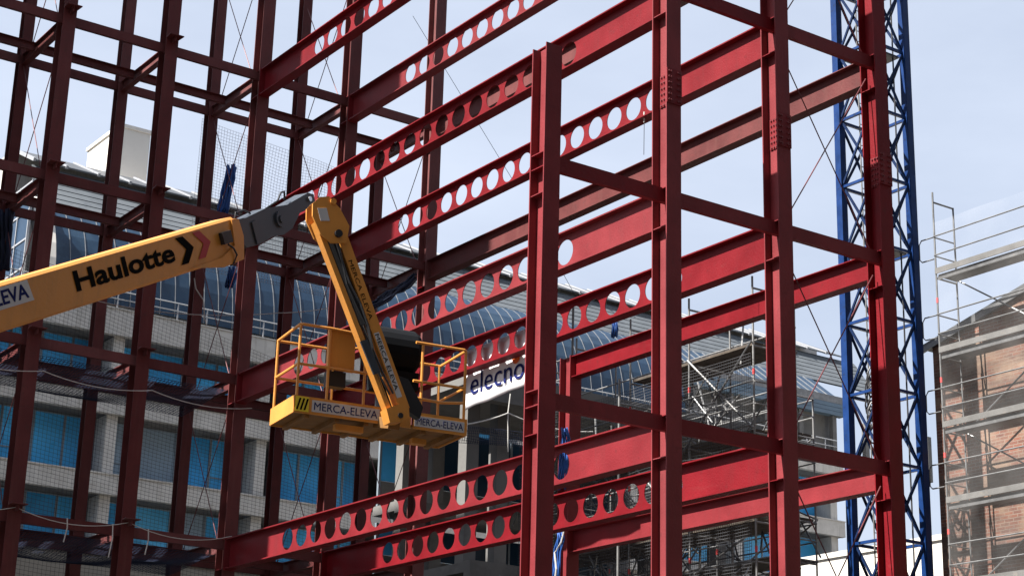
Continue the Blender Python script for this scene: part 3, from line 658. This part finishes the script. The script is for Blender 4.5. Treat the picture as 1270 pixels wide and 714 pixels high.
def scaffold(name, label, xa, xb, ys, lifts, top, tubemat, deckmat, rails=(.5, 1.0), toe=True, netlabel=None, brace=True, tubes_r=.024, top_bays=99):
    t = thing(name, label, 'scaffolding')
    for y in ys:
        for x in (xa, xb):
            st = MB().tube((x, y, 0), (x, y, top + (.15 if x == xa else -.1)), tubes_r, 8).build('standard', M[tubemat], t)
            if x == xa:
                for z in lifts: MB().tube((x, y, z-.75), (x, y, z-.62), tubes_r+.006, 8).build('sticker_band', M['redlabel'], st)
    ylo, yhi = min(ys), max(ys)
    for z in lifts:
        for bay, (a, c) in enumerate(zip(sorted(ys)[:-1], sorted(ys)[1:])):
            n = (2 if deckmat == 'deckm' else 4) if z != lifts[0] or bay < top_bays else 0; wd = (xb-xa-.1)/max(n, 1)
            for q in range(n):
                dk = MB().box((xa+.05+q*wd+.008, a+.02, z-.06), (xa+.05+(q+1)*wd-.008, c-.02, z)).build('deck_board', M[deckmat], t)
            for h in rails:
                for x in ((xa,) if deckmat == 'deckm' else (xa, xb)): MB().tube((x+(-.03 if x == xa else .03), a, z+h), (x+(-.03 if x == xa else .03), c, z+h), tubes_r*.8, 6).build('guard_rail', M[tubemat], t)
            if toe: MB().box((xa-.045, a, z+.002), (xa-.02, c, z+.15)).build('toe_board', M[deckmat], t)
        for y in ys:
            MB().tube((xa, y, z-.1), (xb, y, z-.1), tubes_r, 6).build('transom', M[tubemat], t)
        for h in rails:
            MB().tube((xa, yhi+.03, z+h), (xb, yhi+.03, z+h), tubes_r*.8, 6).build('end_rail', M[tubemat], t)
            MB().tube((xa, ylo-.03, z+h), (xb, ylo-.03, z+h), tubes_r*.8, 6).build('end_rail', M[tubemat], t)
    for y in ys:
        MB().tube((xa, y, top-.12), (xb, y, top-.12), tubes_r, 6).build('transom', M[tubemat], t)
    if brace:
        for k in range(len(lifts)-1):
            sy = sorted(ys)
            for j in range(len(sy)-1):
                a, c = (sy[j], sy[j+1]) if (k+j) % 2 else (sy[j+1], sy[j])
                MB().tube((xb+.06, a, lifts[k+1]), (xb+.06, c, lifts[k]), tubes_r*.9, 6).build('brace', M[tubemat], t)
    return t
XS = 33.2; ZL = [onX(1250, y, XS).z for y in (312, 415, 512, 610)]
ZL += [ZL[3]-2*k for k in (1, 2, 3)]
ytop = onX(1164, 400, XS).y
ys = [ytop-3.07*k for k in range(5)]
scR = scaffold('facade_scaffold', 'galvanised frame scaffold with steel decks along the brick building', XS, XS+.75, ys, [z for z in ZL if z > .6], onX(1158, 245, XS).z, 'galv', 'deckm', (.5, 1.0))
for z in ZL[:4]:                                                   # rounded end hoops
    for h in (.3,): MB().path([(XS, ytop+.05, z+1.0), (XS-.02, ytop+.42, z+1.0), (XS-.02, ytop+.5, z+.9), (XS-.02, ytop+.5, z+.5), (XS-.02, ytop+.42, z+.42), (XS, ytop+.05, z+.42)], .018, 6).build('end_hoop', M['galv'], scR)
# perforated edge of decks
for z in ZL[:4]:
    for k in range(4):
        MB().box((XS+.02, ys[k+1]+.03, z-.15), (XS+.035, ys[k]-.03, z-.062)).build('deck_edge', M['galv'], scR)
nb = MB()
nx, nz_ = 30, 16
ztop = ZL[0]+1.35
vs = []; 
for i in range(nx+1):
    for j in range(nz_+1):
        vs.append((XS-.09+.03*math.sin(i*1.3)*math.sin(j*.9), ytop-.05-(12.6)*i/nx, 1+(ztop-1)*j/nz_))
nb.add(vs, [(i*(nz_+1)+j, (i+1)*(nz_+1)+j, (i+1)*(nz_+1)+j+1, i*(nz_+1)+j+1) for i in range(nx) for j in range(nz_)])
tag(nb.build('scaffold_netting', M['sheer'], smooth=True), 'sheer white dust netting hung over the scaffold of the brick building', 'netting')

# middle scaffold beyond the frame
XM = 25.9
zl = [onX(930, y, XM).z for y in (424, 532, 642)]; zl = [z for z in zl]
zl += [zl[2]-2*k for k in (1, 2, 3)]
yN = onX(934, 420, XM).y
ysm = [yN+2.15*k for k in range(5)]
scM = scaffold('access_scaffold', 'grey tube scaffold with timber decks behind the steel frame', XM, XM+1.25, ysm, [z for z in zl if z > .6], onX(934, 350, XM).z, 'galv_dark', 'deckw', (.55, 1.05), False, top_bays=2)
for k in range(2):
    MB().tube((XM-.05, ysm[k+1], zl[k+1]), (XM-.05, ysm[k], zl[k]), .024, 6).build('brace', M['galv'], scM)
    MB().tube((XM-.05, ysm[k], zl[k+1]), (XM-.05, ysm[k+1], zl[k]), .024, 6).build('brace', M['galv_dark'], scM)
ysk = [yN+1.1+2.15*k for k in range(5)]
scK = scaffold('propping_scaffold', 'dark dense tube scaffold under the concrete wing behind the access scaffold', 29.6, 30.9, [y+2.2 for y in ysk], [zl[0]-.75, zl[0]-1.9, zl[1]-.9, zl[1]-1.9, zl[2]-.9, zl[2]-1.9], zl[0]+.3, 'galv_dark', 'deckw', (.45, .9), False)
for k in range(80):
    y0_ = random.uniform(ysm[0], ysm[-1]); z0_ = random.uniform(zl[3], zl[0]); ln = random.uniform(1, 2.3); up_ = random.choice((-1, 1))
    MB().tube((XM+.65+random.uniform(-.55, .55), y0_, z0_), (XM+.65+random.uniform(-.55, .55), y0_+ln*random.uniform(.4, .9), z0_+up_*ln*random.uniform(.3, 1)), .022, 6).build('brace', M['galv' if k % 3 == 0 else 'galv_dark'], scM)
for k in range(90):
    y0_ = random.uniform(min(ysk)+1.5, max(ysk)+2.2); z0_ = random.uniform(zl[4], zl[0]-.6); ln = random.uniform(.9, 2.6); up_ = random.choice((-1, 0, 1)); xx_ = random.uniform(28.4, 31.2)
    MB().tube((xx_, y0_, z0_), (xx_+random.uniform(-1, 1), y0_+ln*random.uniform(-.8, .9), z0_+up_*ln*random.uniform(.5, 1)), .024, 6).build('brace', M['galv' if k % 4 == 0 else 'galv_dark'], scK)
for k in range(3):                                                  # stair flight inside
    for q in range(7):
        z = zl[1]-2+.02; MB().box((XM+.2, ysm[0]+.35+q*.22, zl[1]-1.8+q*.24), (XM+.9, ysm[0]+.57+q*.22, zl[1]-1.77+q*.24)).build('stair_tread', M['galv'], scM) if k == 0 else None
for p in (709, 768):
    a = onX(p, 500, 24.6); MB().tube((a.x, a.y, 0), (a.x, a.y, onX(p, 372 if p == 709 else 470, 24.6).z), .03, 8).build('standard', M['galv'] if p == 709 else M['galv_dark'], scM)
    MB().tube((a.x, a.y, onX(p, 500, 24.6).z), (XM, a.y, onX(p, 500, 24.6).z), .024, 6).build('tie_tube', M['galv_dark'], scM)

# ================================================================== white building seen between mast and scaffold
wb = thing('white_building', 'low white rendered building in full sun beyond the crane mast', 'building')
a = onX(980, 690, 60); 
MB().box((60, 30, 0), (75, 64, onX(1090, 682, 60).z)).build('wall', M['render'], wb)
MB().box((59.9, 29.9, onX(1090, 682, 60).z+.002), (75.1, 64.1, onX(1090, 682, 60).z+.25)).build('coping', M['render'], wb)

# ================================================================== banner
bn = MB(); xb_ = XG[2]+.17
tl = onX(578, 455, xb_); ytl = tl.y; yrr = onX(672, 400, xb_).y
nu, nv = 24, 10; vs = []
for i in range(nu+1):
    for j in range(nv+1):
        f = i/nu; y = ytl+(yrr-ytl)*f; ztop_ = Z(2)-.1; zbot = onX(578, 508, xb_).z*(1-f) + onX(672, 469, xb_).z*f + .015*math.sin(f*14)
        g_ = j/nv; vs.append((xb_+.012*math.sin(f*11+g_*2)*g_+.006*math.sin(f*27), y, ztop_+(zbot-ztop_)*g_))
bn.add(vs, [(i*(nv+1)+j, (i+1)*(nv+1)+j, (i+1)*(nv+1)+j+1, i*(nv+1)+j+1) for i in range(nu) for j in range(nv)])
ban = tag(bn.build('banner', M['banner'], smooth=True), 'white banner with navy lettering tied behind a cellular beam', 'banner')
sd = ban.modifiers.new('thickness', 'SOLIDIFY'); sd.thickness = .004
# lettering laid on the cloth
o0 = onX(583, 490, xb_-.024); o1 = onX(657, 458, xb_-.024)
lettering('elecnor', o0, (0, -1, 0), (0, 0, 1), (o0.y-o1.y)*1.06, .46, M['navy'], ban, .0)
lc = onX(640, 443, xb_-.022); MB().tube(lc, lc+Vector((-.004, 0, 0)), .13, 20).build('emblem', M['logo'], ban)

# ================================================================== nets and ropes
def net(name, label, p00, p10, p01, p11, cell, r, mt, sag=Vector((0,0,0)), group=None, seg=16):
    p00, p10, p01, p11 = map(Vector, (p00, p10, p01, p11))
    def P(u, v):
        return p00*(1-u)*(1-v)+p10*u*(1-v)+p01*(1-u)*v+p11*u*v + sag*(4*u*(1-u))*(4*v*(1-v)) + Vector((0, .04*math.sin(9*u+5*v), .05*math.sin(13*u)*math.sin(6*v)))
    nu = int((p10-p00).length/cell); nv = int((p01-p00).length/cell); b = MB()
    for k in range(nu+1): b.path([P(k/nu, s/seg) for s in range(seg+1)], r, 3)
    for k in range(nv+1): b.path([P(s/seg, k/nv) for s in range(seg+1)], r, 3)
    o = b.build(name, M[mt]); return tag(o, label, 'safety net', group), P
yN_ = YG+.22
net('safety_net', 'fine grey debris net stretched low behind the back columns', (XG[-2]-.3, yN_, Z(0)), (XG[3]+.0, yN_, Z(0)), (XG[-2]-.3, yN_, Z(3)-.25), (XG[3], yN_, Z(2)+.9), .1, .0038, 'netgrey', Vector((0, .15, 0)))
net('safety_net', 'pale debris net hung high between back columns against the sky', (XG[1]-.15, yN_, Z(3)-.4), (XG[3]-.9, yN_, Z(3)-.4), (XG[1]-.15, yN_, Z(4)-.25), (XG[3]-.9, yN_, Z(4)-.6), .08, .004, 'rope', Vector((0, .2, 0)))
for l, lab in ((1, 'dark blue catch net sagging under the lowest visible tie beams'), (2, 'dark blue catch net sagging under the tie beams at boom height')):
    net('catch_net', lab, (XG[-2], YF+.2, Z(l)-.32), (XG[1]-.2, YF+.2, Z(l)-.32), (XG[-2], YG-.2, Z(l)-.5), (XG[1]-.2, YG-.2, Z(l)-.5), .08, .0065, 'netblue', Vector((0, 0, -.1)), None, 20)
# net with white edge rope below the banner
nl, nP = net('catch_net', 'dark blue net scalloped from a white rope below the banner', onY(525, 545, 40.5), onY(735, 560, 40.5), onY(525, 522, 40.5), onY(735, 545, 40.5), .07, .008, 'netblue', Vector((0, 0, 0)))
net('debris_net', 'dark debris net hung on the outer face of the access scaffold', (XM-.12, ysm[0], zl[5]), (XM-.12, ysm[-1], zl[5]), (XM-.12, ysm[0], zl[0]-.3), (XM-.12, ysm[-1], zl[0]-.3), .07, .005, 'netgrey', Vector((-.08, 0, 0)))
def rope(label, pts, r=.014, mt='rope'): return tag(MB().path(pts, r, 6).build('rope', M[mt]), label, 'rope')
def sagpath(pts, d, n=10):
    out_ = []
    for a, c in zip(pts[:-1], pts[1:]):
        for k in range(n): f = k/n; out_.append(a.lerp(c, f)-bz*(d*4*f*(1-f)))
    return out_+[pts[-1]]
rope('white rope edging the scalloped blue net below the banner', sagpath([onY(x, y, 40.4) for x, y in ((520, 527), (630, 512), (735, 535))], .16), .022)
rope('white hanging rope holding the peak of the scalloped net', [onY(633, 488, 40.4), onY(630, 512, 40.4), onY(630, 560, 40.4)], .016)
rope('white edge rope of the lower catch net looping between front columns', sagpath([Vector((XG[i], YF-.22, Z(1)+.06)) for i in (-2, -1, 0, 1)], .2), .009)
rope('white edge rope of the upper catch net looping between front columns', sagpath([Vector((XG[i]+.25, YF-.24, Z(2)-.75-.0*i)) for i in (-2, -1, 0, 1)], .14), .01)
for n_, (i, dx, l, ln) in enumerate(((-1, 1.1, 1, .5), (0, -.35, 1, .7), (0, .45, 1, .55))):
    p = Vector((XG[i]+dx, YF-.22, Z(l)-.02)); rope(('short white rope end hanging mid span from the lower net rope', 'knotted white rope end hanging just left of a front column', 'thin white rope end hanging just right of a front column')[n_], [p, p+Vector((.02, 0, -ln*.4)), p+Vector((-.03, 0, -ln))], .014)
a = onY(252, 330, YG-.2); rope('frayed white rope dangling beside a back column under the boom', [onY(x, y, YG-.25) for x, y in ((241, 345), (243, 358), (252, 372), (254, 395), (256, 404))], .016)
rope('white line strung across the back columns below the boom', sagpath([onY(x, y, YG-.35) for x, y in ((112, 371), (225, 389), (345, 388), (425, 378))], .05), .01)
rope('short white cord hanging from a cellular beam near the spliced column', [onX(799, 139, XG[2]-.05), onX(799, 152, XG[2]-.05)], .016)
rope('thin dark cord hanging in the air below the short white cord', [onX(799, 152, XG[2]-.05), onX(798.5, 192, XG[2]-.05)], .006, 'cable')
for px_ in ((512, 20, 640, 230), (688, 320, 718, 375)):
    rope('thin dark stay wire in the air, ' + ('slanting down behind the upper beams' if px_[0] == 512 else 'short piece under the solid beam end'), [onY(px_[0], px_[1], YG+2), onY(px_[2], px_[3], YG+2)], .007, 'cable')
def bundle(label, pts, r, mt='tarp', n=9):
    b = MB()
    for k in range(n):
        ph_ = k*2*math.pi/n; b.path([p+Vector((math.cos(ph_+i*.5)*r*(.4+.6*math.sin(i*1.1+k)**2), math.sin(ph_)*r, .03*math.sin(k*2.1+i))) for i, p in enumerate(pts)], r*.3, 5)
    return tag(b.build('net_bundle', M[mt], smooth=True), label, 'net')
bundle('blue gathered net hanging on the cross brace above the boom', [onY(x, y, YG-.5) for x, y in ((287, 206), (285, 222), (281, 240), (277, 256), (275, 266))], .11)
bundle('blue gathered net hanging below the boom beside a back column', [onY(x, y, YG-.5) for x, y in ((288, 332), (286, 345), (284, 356), (290, 340))], .08)
bundle('dark blue rolled net slung between two back columns behind the jib', sagpath([onY(x, y, YF+.6) for x, y in ((452, 382), (485, 362), (520, 338))], .1, 4), .12, 'netblue')
bundle('bright blue plastic tied to the short column at mid height', [onX(x, y, XG[3]-.35) for x, y in ((700, 532), (702, 545), (700, 560), (699, 575), (697, 590), (696, 605))], .07)
bundle('blue and white straps dangling from the short column', [onX(x, y, XG[3]-.35) for x, y in ((694, 655), (696, 668), (692, 682), (690, 705), (689, 720))], .06)
rope('white strap dangling with the blue plastic beside the short column', [onX(x, y, XG[3]-.5) for x, y in ((700, 656), (696, 672), (688, 685), (690, 705), (688, 722))], .02)
bundle('bright blue sheet tied on the scaffold behind the tall columns', [onX(x, y, 25.5) for x, y in ((762, 398), (763, 408), (762, 418))], .06)
bundle('dark blue net bunched at the far left of the back columns', [onY(x, y, YG-.3) for x, y in ((8, 262), (5, 285), (4, 310), (0, 335))], .16, 'netblue')

# ================================================================== unseen slotted tower added to shade the back of the frame (left, outside the picture)
tw = thing('shading_tower', 'unseen slotted concrete tower added left of the steel frame for its shadow', 'building')
TH_ = 36
MB().box((6, 35.35, 0), (9, 36.85, TH_)).build('shading_pier', M['tower'], tw)
MB().box((6, 38.4, 0), (9, 52, TH_)).build('wall', M['tower'], tw)
for k in range(13): MB().box((6.02, 36.852, k*2.9), (6.3, 38.398, k*2.9+.5)).build('slot_bar', M['tower'], tw)  # bars added to break up the sunlight through the slot

# ================================================================== tall street front added behind the camera to cut sky light (outside the picture)
for k, (x0, x1, h, lab, mt_n) in enumerate(((-90, -22, 44, 'long brick street building with regular windows added behind the viewpoint to cut sky light', 'brick2'), (-21.9, 4, 54, 'grey street building with regular windows added behind the viewpoint to cut sky light', 'tower'), (4.1, 30, 52, 'brown street building with regular windows added behind the viewpoint to cut sky light', 'brick2'), (30.1, 95, 54, 'tall grey street building with regular windows added at the street end to cut sky light', 'tower'))):
    sb = thing('added_street_building', lab, 'building')
    MB().box((x0, -22, 0), (x1, -6, h)).build('wall', M[mt_n], sb)
    MB().box((x0, -6, h-.4), (x1, -5.7, h+.1)).build('cornice', M['conc'], sb)
    wm = None
    for j in range(int((x1-x0)/3)):
        for q in range(int(h/3.2)):
            p = (x0+1+j*3, -6, 1+q*3.2)
            if wm is None: wm = MB().box((0, 0, 0), (1.2, .05, 1.7)).build('window', M['darkglass'], sb); wm.location = p
            else: share('window', wm, p, sb)
